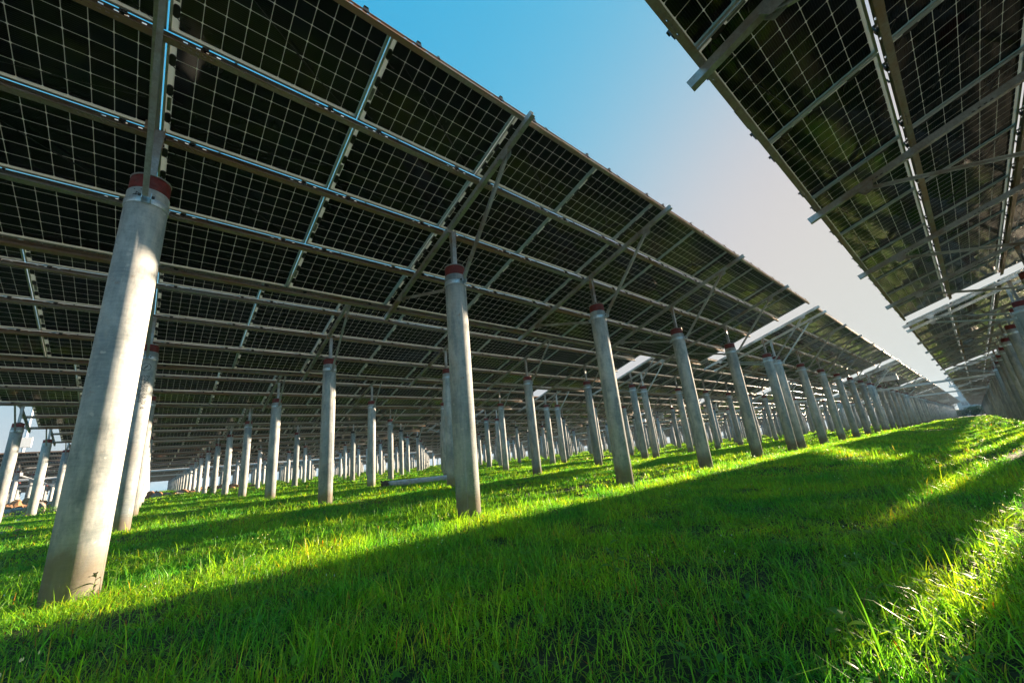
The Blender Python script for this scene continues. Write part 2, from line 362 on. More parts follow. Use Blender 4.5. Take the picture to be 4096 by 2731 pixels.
def post_mesh(clean=False):
    g = MB(); top = rp(0)-.02
    g.channel((0, 0, H+.012), (0, 0, top), .07, .055, .004, (0, 1, 0), 1, 0)
    g.box(-.0405, -.0355, -.034, .034, top-.20, top+.05, 1); g.box(.0355, .0405, -.034, .034, top-.20, top+.03, 1)
    g.box(-.11, -.041, -.045, -.0405, top-.05, top+.05, 1)
    for z in (top-.15, top-.07): g.lathe([(.009, 0), (.009, .012)], 6, 2, (0, 0)) if False else g.box(.0405, .052, -.009, .009, z-.009, z+.009, 2)
    g.box(-.09, .09, -.075, .075, H+.013, H+.021, 0)
    return g.mesh('post', [MT['galv_clean'] if clean else MT['galv'], MT['purlin'] if not clean else MT['galv_clean'], MT['dark_bolt']])
def brace_mesh(side, clean=False):
    g = MB(); y0 = -.215 if side < 0 else .215; y1 = -1.40 if side < 0 else 1.62
    p0 = Vector((0, y0, H-.27)); p1 = Vector((RXO*.55, y1, rp(y1)-.045))
    g.channel(p0, p1, .04, .045, .003, (0, 1, .2), side, 0)
    yy = y1; z = rp(yy)
    # gusset that joins the brace to the rafter
    for dx in (-.0335, .032):
        a = RXO+dx; q = [TP(a, 0, 0)]*0
        s0 = (yy-YU)/math.cos(TH)
        c = [TP(a, s0-.09, -.02), TP(a, s0+.09, -.02), TP(a, s0+.05, -.11), TP(a, s0-.04, -.11)]
        c2 = [v+Vector((.003, 0, 0)) for v in c]; g.hexa([*c, *c2], 1)
    g.box(RXO+.0355, RXO+.048, yy-.009, yy+.009, z-.075, z-.057, 2)
    return g.mesh('brace', [MT['galv_clean'] if clean else MT['galv'], MT['galv'], MT['dark_bolt']])
def pile_mesh(seg=40, seam=.9):
    g = MB(); R = .153
    prof = [(R, -.4), (R, H-.155), (.149, H-.145), (.1435, H-.138)]
    g.lathe(prof, seg, 0)
    for a in (seam, seam+math.pi):     # the mould seam
        c, s = math.cos(a), math.sin(a); X = Vector((c, s, 0)); Y = Vector((-s, c, 0))
        b = [X*(R-.004)-Y*.006, X*(R+.003)-Y*.002, X*(R+.003)+Y*.002, X*(R-.004)+Y*.006]
        g.hexa([*(v+Vector((0, 0, -.3)) for v in b), *(v+Vector((0, 0, H-.16)) for v in b)], 0)
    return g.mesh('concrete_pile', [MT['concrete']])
def cap_mesh(mat):
    g = MB(); g.lathe([(.1425, H-.138), (.1455, H-.134), (.1455, H-.095), (.144, H-.09), (.1458, H-.085), (.1458, H-.03), (.144, H-.004), (.138, H)], 40, 0)
    return g.mesh('painted_cap', [mat])
def plate_mesh():
    g = MB(); g.lathe([(.146, H+.001), (.148, H+.004), (.148, H+.011), (.10, H+.0125)], 40, 0)
    for k in range(4):
        a = .6+k*math.pi/2; g.lathe([(.011, H+.012), (.011, H+.03), (.006, H+.031), (.006, H+.05)], 6, 1, (.115*math.cos(a), .115*math.sin(a)), smooth=False)
    return g.mesh('end_plate', [MT['galv'], MT['dark_bolt']])
def band_mesh():
    g = MB(); g.lathe([(.1535, H-.302), (.1585, H-.302), (.1595, H-.299), (.1595, H-.241), (.1585, H-.238), (.1535, H-.238)], 40, 0, caps=False)
    for sy in (-1, 1):
        for sx in (-1, 1):
            g.box(sx*.031-.003, sx*.031+.003, min(sy*.150, sy*.235), max(sy*.150, sy*.235), H-.302, H-.238, 0)
            g.box(min(sx*.034, sx*.055), max(sx*.034, sx*.055), sy*.215-.009, sy*.215+.009, H-.279, H-.261, 1)
    return g.mesh('clamp_band', [MT['galv_clean'], MT['dark_bolt']])
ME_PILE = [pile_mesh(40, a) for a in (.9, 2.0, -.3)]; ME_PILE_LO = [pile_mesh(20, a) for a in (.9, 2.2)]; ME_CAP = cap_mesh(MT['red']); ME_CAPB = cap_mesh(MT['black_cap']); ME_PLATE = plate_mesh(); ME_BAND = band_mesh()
ME_RAFT = [rafter_mesh(), rafter_mesh(True)]; ME_POST = [post_mesh(), post_mesh(True)]
ME_BRACE = {(s, c): brace_mesh(s, bool(c)) for s in (-1, 1) for c in (0, 1)}
_pc = {}
def get_purlin(px0, x0, x1, flip, k, detail):
    key = (px0, x0, x1, flip, k if detail else 0, detail)
    if key not in _pc: _pc[key] = purlin_mesh(px0, x0, x1, flip, k, detail)
    return _pc[key]
def ground_z(x, y):
    yy = max(0.0, min(y, 95.0)); return .0108*yy
ORD = ['first', 'second', 'third', 'fourth', 'fifth', 'sixth', 'seventh', 'eighth', 'ninth', 'tenth', 'eleventh', 'twelfth', 'thirteenth', 'fourteenth', 'fifteenth', 'sixteenth', 'seventeenth', 'eighteenth', 'nineteenth', 'twentieth', 'twenty-first', 'twenty-second', 'twenty-third']
def table_label(row, ti):
    if row == 1 and ti == 0: return 'nearest solar panel table left of the grass lane, on the big foreground pile'
    if row == 0 and ti == 0: return 'nearest solar panel table right of the grass lane, overhead at upper right'
    if row == 0: return 'solar panel table right of the grass lane, %s along from the camera' % ORD[ti]
    if row == -1: return 'solar panel table behind the right-hand piles, %s along its row' % ORD[ti]
    if ti < 0: return 'solar panel table beyond the far left rubble, %s row back, %s leftwards' % (ORD[row-1], ORD[-ti-1])
    return 'solar panel table, %s row left of the grass lane, %s along' % (ORD[row-1], ORD[ti])
REG = {}
def build_table(row, ti):
    ox = -L + PITCH*ti; oy = ROW*(row-1); oz = 0.0
    if row <= 0: ox -= .17; oy -= .20; oz = -.15
    px0 = .147 if ti == 0 else -.67
    pur0, pur1 = (-.16 if ti == 0 else -.80), px0+12*PA+.03
    flip = row <= 0
    lod = 2
    if (row in (0, 1) and ti in (0, 1)) or (row in (2, 3) and ti == 0): lod = 0
    elif (row in (0, 1) and ti <= 3) or (2 <= row <= 6 and ti <= 1) or (row == 2 and ti == 2): lod = 1
    root_name = 'solar_table'
    grp = 'solar panel tables standing in rows'
    if lod < 2:
        root = empty(root_name, (ox, oy, oz)); tag(root, table_label(row, ti), 'solar array', grp); REG[(row, ti)] = root
        rx = -TH
        for i in range(7):
            jx, jy = random.gauss(0, .012), random.gauss(0, .012)
            if row == 1 and ti == 0 and i in (1, 2): jx, jy = 0, 0
            clean = 1 if (i == 0 and ti > 0) else 0
            px = i*L
            mes = ME_PILE if lod == 0 else ME_PILE_LO
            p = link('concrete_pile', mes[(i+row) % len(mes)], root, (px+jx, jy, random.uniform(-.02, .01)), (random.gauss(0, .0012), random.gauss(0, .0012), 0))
            blk = row >= 4 and random.random() < .45
            if lod == 0 or row <= 4:
                link('painted_cap', ME_CAPB if blk else ME_CAP, p); link('clamp_band', ME_BAND, p)
                if lod == 0: link('end_plate', ME_PLATE, p)
            else: link('painted_cap', ME_CAPB if blk else ME_CAP, p)
            link('post', ME_POST[clean], root, (px, 0, 0))
            link('rafter', ME_RAFT[clean], root, TP(px+RXO, -.03 if row > 0 else -.10, 0), (rx, 0, 0))
            link('brace', ME_BRACE[(-1, clean)], root, (px, 0, 0)); link('brace', ME_BRACE[(1, clean)], root, (px, 0, 0))
        for k in range(5):
            link('purlin', get_purlin(px0, pur0, pur1, flip, k, lod == 0), root, TP(0, SK[k], .04), (rx, 0, 0))
        for m in range(12):
            for k in range(4):
                loc = TP(px0+m*PA, SK[k]+.023, .1205); dz = random.gauss(0, .0012)
                if lod == 0:
                    p = link('solar_panel', ME_GLASS, root, loc, (rx+random.gauss(0, .0012), random.gauss(0, .0010), 0)); link('frame', ME_FRAME, p)
                    for yy in (.2, .5, .8): link('junction_box', ME_JBOX, p, (.043, yy, 0))
                    link('rating_sticker', ME_STICK, p, (.043, .655, 0)); link('cable', ME_CABLE[k % 2], p, (0, 0, 0))
                else: link('solar_panel', ME_PANEL_ONE, root, loc, (rx+random.gauss(0, .0012), random.gauss(0, .0010), 0))
    else:
        me = far_mesh(ti > 0, flip)
        o = link(root_name, me, None, (ox, oy, oz)); tag(o, table_label(row, ti), 'solar array', grp)
_fm = {}
def far_mesh(shift, flip):
    if (shift, flip) in _fm: return _fm[(shift, flip)]
    g = MB(); px0 = -.67 if shift else .147; pur0, pur1 = (-.80 if shift else -.16), px0+12*PA+.03
    Tf = lambda x, y, z: TP(x, y, z+.1205)
    for m in range(12):
        for k in range(4):
            panel_glass(g, Tf, px0+m*PA, SK[k]+.02)
            for (x0, x1, y0, y1) in ((0, PW, 0, .012), (0, PW, PH-.012, PH), (0, .012, .012, PH-.012), (PW-.012, PW, .012, PH-.012)):
                g.box(x0+px0+m*PA, x1+px0+m*PA, y0+SK[k]+.02, y1+SK[k]+.02, 0, .022, 4, Tf)
    for k in range(5):
        s = SK[k]; g.box(pur0, pur1, s-.0135, s+.042, .117, .12, 1, TP); g.box(pur0, pur1, s+.042, s+.046, .04, .12, 1, TP); g.box(pur0, pur1, s-.012, s+.042, .04, .044, 1, TP)
    for i in range(7):
        x = i*L
        g.lathe([(.153, -.4), (.153, H-.138)], 12, 2, (x, 0)); g.lathe([(.145, H-.138), (.145, H)], 12, 3, (x, 0)); g.lathe([(.158, H-.3), (.158, H-.24)], 12, 5, (x, 0), caps=False)
        g.box(x+RXO-.03, x+RXO+.03, -.03, 4.40, -.04, .038, 5, TP)
        g.box(x-.035, x+.035, -.027, .027, H, rp(0)-.03, 5)
        g.bar((x, -.215, H-.27), (x+RXO*.5, -1.4, rp(-1.4)-.045), .04, .04, (0, 0, 1), 5); g.bar((x, .215, H-.27), (x+RXO*.5, 1.62, rp(1.62)-.045), .04, .04, (0, 0, 1), 5)
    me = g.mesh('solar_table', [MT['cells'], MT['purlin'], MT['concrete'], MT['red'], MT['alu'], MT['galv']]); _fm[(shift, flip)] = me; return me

for row in range(-1, 23):
    nt_ = 9 if row < 15 else 8
    lo = 0
    if row == -1: lo = 1
    if row >= 9: lo = -2
    for ti in range(lo, nt_): build_table(row, ti)

# stencilled writing on the pile just behind the nearest one
def stencil(pile, text, size, ang, z, R=.1545):
    cu = bpy.data.curves.new('stencil_lettering', 'FONT'); cu.body = text; cu.size = size; cu.resolution_u = 3
    ob = bpy.data.objects.new('tmp', cu); COL.objects.link(ob); bpy.context.view_layer.update()
    me = bpy.data.meshes.new_from_object(ob.evaluated_get(bpy.context.evaluated_depsgraph_get())); bpy.data.objects.remove(ob); bpy.data.curves.remove(cu)
    for v in me.vertices:   # text runs down the pile: x -> down, y -> round the shaft
        a = ang + v.co.y/R; zz = z - v.co.x; v.co = Vector((R*math.cos(a), R*math.sin(a), zz))
    me.name = 'stencil_lettering'; me.materials.clear(); me.materials.append(MT['ink'])
    link('stencil_lettering', me, pile)
def piles_of(row, ti): return [c for c in REG[(row, ti)].children if c.name.startswith('concrete_pile')]
pl = piles_of(2, 0)[1]; toward = math.atan2(CAM.y-ROW, CAM.x-0)
for txt, da in (('1DN619A7511', -.75), ('GB13476-2009', -.30), ('PHC 300 AB 70  6', .10)): stencil(pl, txt, .085, toward-da*-1.0, H-.62)
def ringmark(pile, ang, z, rad, R=.1547):
    g = MB(); n = 28
    for k in range(n):
        a0, a1 = 2*math.pi*k/n, 2*math.pi*(k+1)/n
        pt = lambda a, q: (R*math.cos(ang+q*math.cos(a)/R), R*math.sin(ang+q*math.cos(a)/R), z+q*math.sin(a))
        g.quad([pt(a0, rad), pt(a1, rad), pt(a1, rad-.008), pt(a0, rad-.008)])
    for q in (-.4, -.2, 0, .2, .4): g.quad([(R*math.cos(ang+(q*.05-.004+dx)/R), R*math.sin(ang+(q*.05-.004+dx)/R), z+q*.06+dz) for dx, dz in ((-.008, -.02), (0, -.02), (.012, .02), (.004, .02))])
    g.build('stencil_emblem', [MT['ink']], pile)
ringmark(pl, toward, H-.46, .075)
pn = piles_of(1, 0)[1]; stencil(pn, '14', .09, math.atan2(CAM.y, CAM.x)-.75, H-.15, .1545)

# ------------------------------------------------------------------ ground
def dirt_noise(x, y): return math.sin(x*1.3+1.7*math.sin(y*.9))*math.sin(y*1.1+.7*math.cos(x*1.7))
def make_ground():
    xs = np.unique(np.concatenate([np.linspace(-900, -60, 12), np.linspace(-60, 130, 191), np.linspace(130, 900, 14), np.linspace(-6, 16, 89)]))
    ys = np.unique(np.concatenate([np.linspace(-900, -30, 12), np.linspace(-30, 110, 141), np.linspace(110, 900, 14), np.linspace(-8, 12, 81)]))
    X, Y = np.meshgrid(xs, ys, indexing='ij')
    Z = .0108*np.clip(Y, 0, 95) + .012*np.sin(X*1.3+1.7*np.sin(Y*.9))*np.sin(Y*1.1)*(np.abs(X) < 60)
    nx, ny = len(xs), len(ys); v = np.stack([X, Y, Z], -1).reshape(-1, 3)
    i, j = np.meshgrid(np.arange(nx-1), np.arange(ny-1), indexing='ij'); a = (i*ny+j).ravel()
    fc = np.stack([a, a+ny, a+ny+1, a+1], -1)
    me = bpy.data.meshes.new('ground'); me.from_pydata(v.tolist(), [], fc.tolist()); me.polygons.foreach_set('use_smooth', [True]*len(fc))
    m, nt, b = newmat('soil_and_thatch'); tc = N(nt, 'ShaderNodeTexCoord'); vec = tc.outputs['Object']
    n1 = noise(nt, vec, .8, 6, .6); n2 = noise(nt, vec, 14, 6, .7)
    c = ramp(nt, n2, [(.3, (.012, .018, .006)), (.6, (.030, .045, .012)), (.75, (.075, .055, .030))])
    c = mixc(nt, ramp(nt, n1, [(.62, (0, 0, 0)), (.72, (.8, .8, .8))]), c, (.07, .045, .028))
    nt.links.new(c, b.inputs['Base Color']); b.inputs['Roughness'].default_value = .95; bump(nt, n2, .8, .03, b)
    me.materials.append(m); o = link('ground', me); tag(o, kind='structure'); return o
make_ground()

def make_hills():
    g = MB(); n = 220; ring = []
    for k in range(n+1):
        a = math.radians(-60+240*k/n); R_ = 620+60*math.sin(a*5); h = 5.5+1.8*math.sin(a*23)+1.2*math.sin(a*57+1)+.7*math.sin(a*131)
        ring.append([((R_+d)*math.cos(a), (R_+d)*math.sin(a), z) for d, z in ((-60, -2), (-20, h*.75), (30, h), (160, -2))])
    for k in range(n):
        for j in range(3): g.quad([ring[k][j], ring[k+1][j], ring[k+1][j+1], ring[k][j+1]], 0, None, True)
    m, nt, b = newmat('distant_woodland'); tc = N(nt, 'ShaderNodeTexCoord'); c = ramp(nt, noise(nt, tc.outputs['Object'], .12, 6, .7), [(.35, (.05, .09, .06)), (.65, (.12, .19, .13))])
    nt.links.new(c, b.inputs['Base Color']); b.inputs['Roughness'].default_value = 1; tag(g.build('hills', [m]), kind='structure')
make_hills()

# ------------------------------------------------------------------ grass: many small curved blades in patches, scattered over the ground
def grassmat():
    m = bpy.data.materials.new('grass_blades'); m.use_nodes = True; nt = m.node_tree; nt.nodes.clear()
    out = N(nt, 'ShaderNodeOutputMaterial'); at = N(nt, 'ShaderNodeAttribute'); at.attribute_name = 'tint'
    g = N(nt, 'ShaderNodeNewGeometry'); nz = noise(nt, g.outputs['Position'], .9, 3, .6); oi = N(nt, 'ShaderNodeObjectInfo')
    c = mixc(nt, ramp(nt, nz, [(.38, (0, 0, 0)), (.66, (1, 1, 1))]), (.065, .31, .045), (.240, .46, .030))
    c = mixc(nt, 1.0, c, at.outputs['Color'], 'MULTIPLY')
    p = N(nt, 'ShaderNodeBsdfPrincipled'); nt.links.new(c, p.inputs['Base Color']); p.inputs['Roughness'].default_value = .42; p.inputs['Specular IOR Level'].default_value = .35
    t = N(nt, 'ShaderNodeBsdfTranslucent'); tc_ = mixc(nt, 1.0, c, (2.6, 2.2, .6), 'MULTIPLY'); nt.links.new(tc_, t.inputs[0])
    mx = N(nt, 'ShaderNodeMixShader'); mx.inputs[0].default_value = .5; nt.links.new(p.outputs[0], mx.inputs[1]); nt.links.new(t.outputs[0], mx.inputs[2])
    nt.links.new(mx.outputs[0], out.inputs[0]); return m
MT['grass'] = grassmat()
def blades(name, n, size, hmin, hmax, wid, seed, clump=.5, weeds=0):
    R = np.random.default_rng(seed)
    nc = max(6, int(n/14)); cen = R.uniform(-size/2, size/2, (nc, 2)); ci = R.integers(0, nc, n)
    P = np.where(R.random((n, 1)) < clump, cen[ci]+R.normal(0, size*.035, (n, 2)), R.uniform(-size/2, size/2, (n, 2)))
    h = R.uniform(hmin, hmax, n)*R.uniform(.6, 1, n)**1.0; tall = R.random(n) < .09; h[tall] = np.minimum(h[tall]*2.0, hmax*1.9)
    az = R.uniform(0, 2*np.pi, n); lean = R.uniform(.15, 1.5, n)*h; wd = wid*R.uniform(.6, 1.35, n)
    ts = np.array([0, .35, .72, 1.0]); wf = np.array([.8, 1.0, .62, 0.0])
    tw = az+np.pi/2+R.normal(0, .7, n)
    V = np.zeros((n, 7, 3)); dirx, diry = np.cos(az), np.sin(az); sx, sy = np.cos(tw), np.sin(tw)
    idx = 0
    for k in range(4):
        t = ts[k]; bx = P[:, 0]+dirx*lean*t**1.9; by = P[:, 1]+diry*lean*t**1.9; bz = h*(t-.42*t**3*np.minimum(lean/h, 1.35))-.012
        if k < 3:
            for sgn in (-1, 1):
                V[:, idx, 0] = bx+sgn*sx*wd*wf[k]/2; V[:, idx, 1] = by+sgn*sy*wd*wf[k]/2; V[:, idx, 2] = bz; idx += 1
        else: V[:, idx, 0] = bx; V[:, idx, 1] = by; V[:, idx, 2] = bz
    tri = np.array([[0, 1, 3], [0, 3, 2], [2, 3, 5], [2, 5, 4], [4, 5, 6]]); F = (np.arange(n)[:, None, None]*7+tri[None]).reshape(-1, 3)
    base = np.array([1., 1., 1.]); tint = np.ones((n, 3))*R.uniform(.40, 1.6, (n, 1)); tint[:, 0] *= R.uniform(.8, 1.25, n)
    dry = R.random(n) < .05; tint[dry] = np.array([2.6, 1.15, 2.2])*R.uniform(.7, 1.2, (dry.sum(), 1))
    red = R.random(n) < .012; tint[red] = np.array([2.6, .35, 1.8])
    C = np.repeat(tint, 7, 0); V = V.reshape(-1, 3)
    if weeds:   # broad oval leaves in rosettes and a few tiny white flowers
        LV, LF, LC = [], [], []; off = len(V)
        for q in range(weeds):
            c0 = R.uniform(-size/2, size/2, 2); hh = R.uniform(.03, .09); nl = R.integers(4, 8); flower = R.random() < .06
            for j in range(nl):
                a = 2*np.pi*j/nl+R.normal(0, .3); ln = R.uniform(.018, .045); w_ = ln*.42; up = R.uniform(.2, .7)
                d = np.array([np.cos(a), np.sin(a), 0]); s_ = np.array([-np.sin(a), np.cos(a), 0]); o = np.array([c0[0], c0[1], hh*R.uniform(.4, 1)])
                k0 = off+len(LV)
                for (t, wv) in ((0, .08), (.3, .8), (.65, 1.0)):
                    pc = o+d*ln*(t+.15)+np.array([0, 0, ln*up*(t-.45*t*t)]); LV += [pc-s_*w_*wv/2, pc+s_*w_*wv/2]
                LV.append(o+d*ln*1.15+np.array([0, 0, ln*up*.5])); LF += (tri+k0).tolist(); LC += [[.8, .85, 1.2]]*7
            if flower:
                for j in range(2):
                    c1 = np.array([c0[0]+R.normal(0, .03), c0[1]+R.normal(0, .03), hh+R.uniform(.01, .05)]); k0 = off+len(LV)
                    for (t, wv) in ((0, .6), (.35, 1.), (.7, .8)): LV += [c1+np.array([-.003*wv, 0, t*.008]), c1+np.array([.003*wv, .002, t*.008])]
                    LV.append(c1+np.array([0, 0, .009])); LF += (tri+k0).tolist(); LC += [[3.2, 1.6, 22]]*7
        V = np.concatenate([V, np.array(LV)]); F = np.concatenate([F, np.array(LF)]); C = np.concatenate([C, np.array(LC)])
    me = bpy.data.meshes.new(name); me.vertices.add(len(V)); me.vertices.foreach_set('co', V.ravel()); me.loops.add(len(F)*3); me.loops.foreach_set('vertex_index', F.ravel().astype(np.int32))
    me.polygons.add(len(F)); me.polygons.foreach_set('loop_start', np.arange(0, len(F)*3, 3, dtype=np.int32)); me.polygons.foreach_set('loop_total', np.full(len(F), 3, dtype=np.int32))
    me.update(calc_edges=True); at = me.color_attributes.new('tint', 'FLOAT_COLOR', 'POINT'); at.data.foreach_set('color', np.concatenate([C, np.ones((len(C), 1))], 1).ravel())
    me.polygons.foreach_set('use_smooth', [True]*len(F)); me.materials.append(MT['grass']); return me
def scatter(name, protos, pts, rots, scales, kind='stuff'):
    """one object whose geometry nodes set one of the patches at each point"""
    gc = bpy.data.collections.new(name+'_patches')
    for i, me in enumerate(protos): gc.objects.link(bpy.data.objects.new('%s_patch' % name, me))
    me = bpy.data.meshes.new(name); me.vertices.add(len(pts)); me.vertices.foreach_set('co', np.asarray(pts, dtype=np.float32).ravel())
    for an, arr, ty in (('rot', rots, 'FLOAT_VECTOR'), ('scl', scales, 'FLOAT_VECTOR')):
        a = me.attributes.new(an, ty, 'POINT'); a.data.foreach_set('vector', np.asarray(arr, dtype=np.float32).ravel())
    a = me.attributes.new('pick', 'INT', 'POINT'); a.data.foreach_set('value', RNG.integers(0, len(protos), len(pts)).astype(np.int32))
    o = link(name, me); ng = bpy.data.node_groups.new(name+'_scatter', 'GeometryNodeTree')
    ng.interface.new_socket('Geometry', in_out='INPUT', socket_type='NodeSocketGeometry'); ng.interface.new_socket('Geometry', in_out='OUTPUT', socket_type='NodeSocketGeometry')
    gi = ng.nodes.new('NodeGroupInput'); go = ng.nodes.new('NodeGroupOutput'); ip = ng.nodes.new('GeometryNodeInstanceOnPoints'); ci = ng.nodes.new('GeometryNodeCollectionInfo')
    ci.inputs['Collection'].default_value = gc; ci.inputs['Separate Children'].default_value = True; ci.inputs['Reset Children'].default_value = True
    def attr(nm, ty):
        n = ng.nodes.new('GeometryNodeInputNamedAttribute'); n.data_type = ty; n.inputs['Name'].default_value = nm; return n.outputs['Attribute']
    ng.links.new(gi.outputs[0], ip.inputs['Points']); ng.links.new(ci.outputs[0], ip.inputs['Instance']); ip.inputs['Pick Instance'].default_value = True
    ng.links.new(attr('pick', 'INT'), ip.inputs['Instance Index']); ng.links.new(attr('rot', 'FLOAT_VECTOR'), ip.inputs['Rotation']); ng.links.new(attr('scl', 'FLOAT_VECTOR'), ip.inputs['Scale'])
    ng.links.new(ip.outputs[0], go.inputs[0]); md = o.modifiers.new('scatter', 'NODES'); md.node_group = ng
    tag(o, kind=kind); return o
near = [blades('grass_patch', 850, .62, .03, .105, .0042, 100+i, .62, 4) for i in range(6)]
mid = [blades('grass_patch', 1050, 1.3, .04, .125, .0085, 200+i, .6, 5) for i in range(5)]
far = [blades('grass_patch', 1500, 4.2, .06, .15, .028, 300+i, .4) for i in range(4)]
def ring(r0, r1, step, smin, smax, amin=-12, amax=112):
    P, Rr, Sc = [], [], []
    n = int(r1/step)+1
    for i in range(-n, n+1):
        for j in range(-n, n+1):
            x = CAM.x+(i+random.uniform(-.5, .5))*step; y = CAM.y+(j+random.uniform(-.5, .5))*step
            d = math.hypot(x-CAM.x, y-CAM.y); a = math.degrees(math.atan2(y-CAM.y, x-CAM.x))
            if not (r0 <= d < r1): continue
            if d > 1.6 and not (amin < a < amax): continue
            if d > 12 and y > 31 and x < -1-(y-31)*.1: continue          # bare rubble ground
            if y > 95 or x < -70: continue
            hn = .5+.5*math.sin(x*.9+2*math.sin(y*.6))*math.cos(y*1.3+x*.3)
            if d > 2.0 and dirt_noise(x*1.7, y*1.9) > .93: continue
            s = smin+(smax-smin)*hn*random.uniform(.7, 1.1)
            if d < .75: s *= .55
            P.append((x, y, ground_z(x, y)+.0)); Rr.append((random.gauss(0, .04), random.gauss(0, .04), random.uniform(0, 6.283))); Sc.append((1, 1, s))
    return P, Rr, Sc
A = ring(.30, 7.5, .36, .75, 1.5); scatter('grass', near, *A)
A = ring(7.0, 27, .85, .7, 1.3); scatter('grass', mid, *A)
A = ring(25, 125, 3.0, .6, 1.1, -8, 108); scatter('grass', far, *A)

# ------------------------------------------------------------------ cable trays crossing the rows
def tray(x, y0, y1, z, label, hh=.13):
    g = MB()
    zz = z-hh/2; g.box(x-.09, x-.086, y0, y1, zz, zz+hh); g.box(x+.086, x+.09, y0, y1, zz, zz+hh); g.box(x-.0859, x+.0859, y0, y1, zz, zz+.006); g.box(x-.1, x+.1, y0, y1, zz+hh, zz+hh+.012)
    o = g.build('cable_tray', [MT['tray']]); tag(o, label, 'cable tray', 'metal cable trays crossing between the rows')
    b = MB(); y = math.ceil(y0/ROW)*ROW
    while y < y1: b.box(x-.16, x+.16, y+.16, y+.20, z-hh/2-.06, z-hh/2-.002); y += ROW
    b.build('bracket', [MT['galv']], o); return o
tray(41.0, -6.0, 74, 3.00, 'nearer pale metal cable tray bridging the grass lane under the panels')
tray(60.8, -6.0, 74, 3.00, 'farther pale metal cable tray bridging the grass lane, behind the nearer one')
g = MB(); g.box(-11, 34, 54.3, 54.42, 3.0, 3.2); g.box(-11, 34, 54.05, 54.29, 3.0, 3.01)
tag(g.build('cable_tray', [MT['white_paint']]), 'long white cable tray running along the rows beyond the rubble at left', 'cable tray')
g = MB(); g.box(-11, 26, 48.5, 48.6, 2.3, 2.42)
tag(g.build('cable_tray', [MT['white_paint']]), 'thin white cable tray running lower and nearer, left of the far piles', 'cable tray')

# ------------------------------------------------------------------ inverters hung on the piles
def inverter(loc, wd, ht, label, rz=0):
    root = empty('inverter', loc, rz); tag(root, label, 'inverter', 'string inverters hung under the panels')
    g = MB(); g.box(-.13, .13, -wd/2, wd/2, 0, ht*.52)
    for k in range(9): y = -wd/2+.08+k*(wd-.16)/8; g.box(-.15, -.131, y-.02, y+.02, .04, ht*.48)
    g.box(-.145, -.131, -wd/2+.03, -wd/2+.18, ht*.1, ht*.4)
    g.build('housing', [MT['white_paint']], root)
    g = MB(); g.box(-.12, .12, -wd/2+.02, wd/2-.02, ht*.56, ht*.9)
    for k in range(8):
        y = -wd/2+.15+k*(wd-.3)/7; g.box(-.141, -.121, y-.055, y+.055, ht*.62, ht*.80, 1)
        g.box(-.143, -.1415, y-.035, y+.035, ht*.65, ht*.77, 0)
    g.box(-.16, .16, -wd/2-.02, wd/2+.02, ht*.92, ht*.95); g.build('fan_tray', [MT['tray'], MT['dark_bolt']], root)
    g = MB()
    for y in (-wd/2+.2, wd/2-.2): g.bar((.16, y, -.5), (.16, y, ht+.25), .05, .05)
    g.bar((.16, -wd/2-.1, ht*.54), (.16, wd/2+.1, ht*.54), .04, .05); g.build('mounting_rail', [MT['galv']], root)
    g = MB()
    for k in range(10):
        y = -wd/2+.2+k*(wd-.5)/9; d_ = random.uniform(.25, .5)
        g.tube([(0, y, .02), (0, y, -.15), (-.04, y+.1, -d_), (0, y+.3, -d_-.1), (.05, y+.5, -d_+.12)], .011, 6)
    g.tube([(0, -wd/2+.15, .02), (0, -wd/2+.12, -.3), (-.05, -wd/2-.05, -.75), (0, -wd/2-.4, -.95), (0, -wd/2-.75, -.7)], .03, 8)
    g.build('cable_loops', [MT['cable']], root); return root
inverter((41.4, -.75, 3.62), 1.15, .58, 'large double inverter on the nearest left row beside the tray')
inverter((44, 6.6, 3.4), 1.2, .7, 'inverter seen between two leaning piles in the second row left')
inverter((41.5, 12.6, 3.3), 1.2, .7, 'inverter in the third row left, beside the grey cabinet')
inverter((41.5, 18.4, 3.3), 1.2, .7, 'inverter furthest back, in the fourth row left')
inverter((118, -.6, 3.4), 1.6, 1.0, 'small distant inverter far down the nearest left row')
def cabinet(loc, label):
    root = empty('control_cabinet', loc); tag(root, label, 'cabinet', 'grey control cabinets')
    g = MB(); g.box(-.2, .2, -.4, .4, 0, .95); g.box(-.23, .23, -.43, .43, .95, .99); g.build('housing', [MT['white_paint']], root)
    g = MB(); g.box(-.215, -.2005, -.37, .37, .04, .91); g.build('door', [MT['white_paint']], root)
    g = MB(); g.box(-.235, -.2155, .28, .31, .4, .55); g.build('handle', [MT['dark_bolt']], root)
    g = MB(); n = len(g.v); g.v += [(-.2165, -.05, .62), (-.2165, .07, .62), (-.2165, .01, .73)]; g.f.append((0, 2, 1)); g.m.append(0); g.sm.append(False); g.build('warning_sign', [MT['yellow_wire']], root)
cabinet((41.3, 14.4, 3.3), 'grey control cabinet beside the inverter in the third row left')
cabinet((41.3, 20.2, 3.25), 'grey control cabinet beside the inverter in the fourth row left')

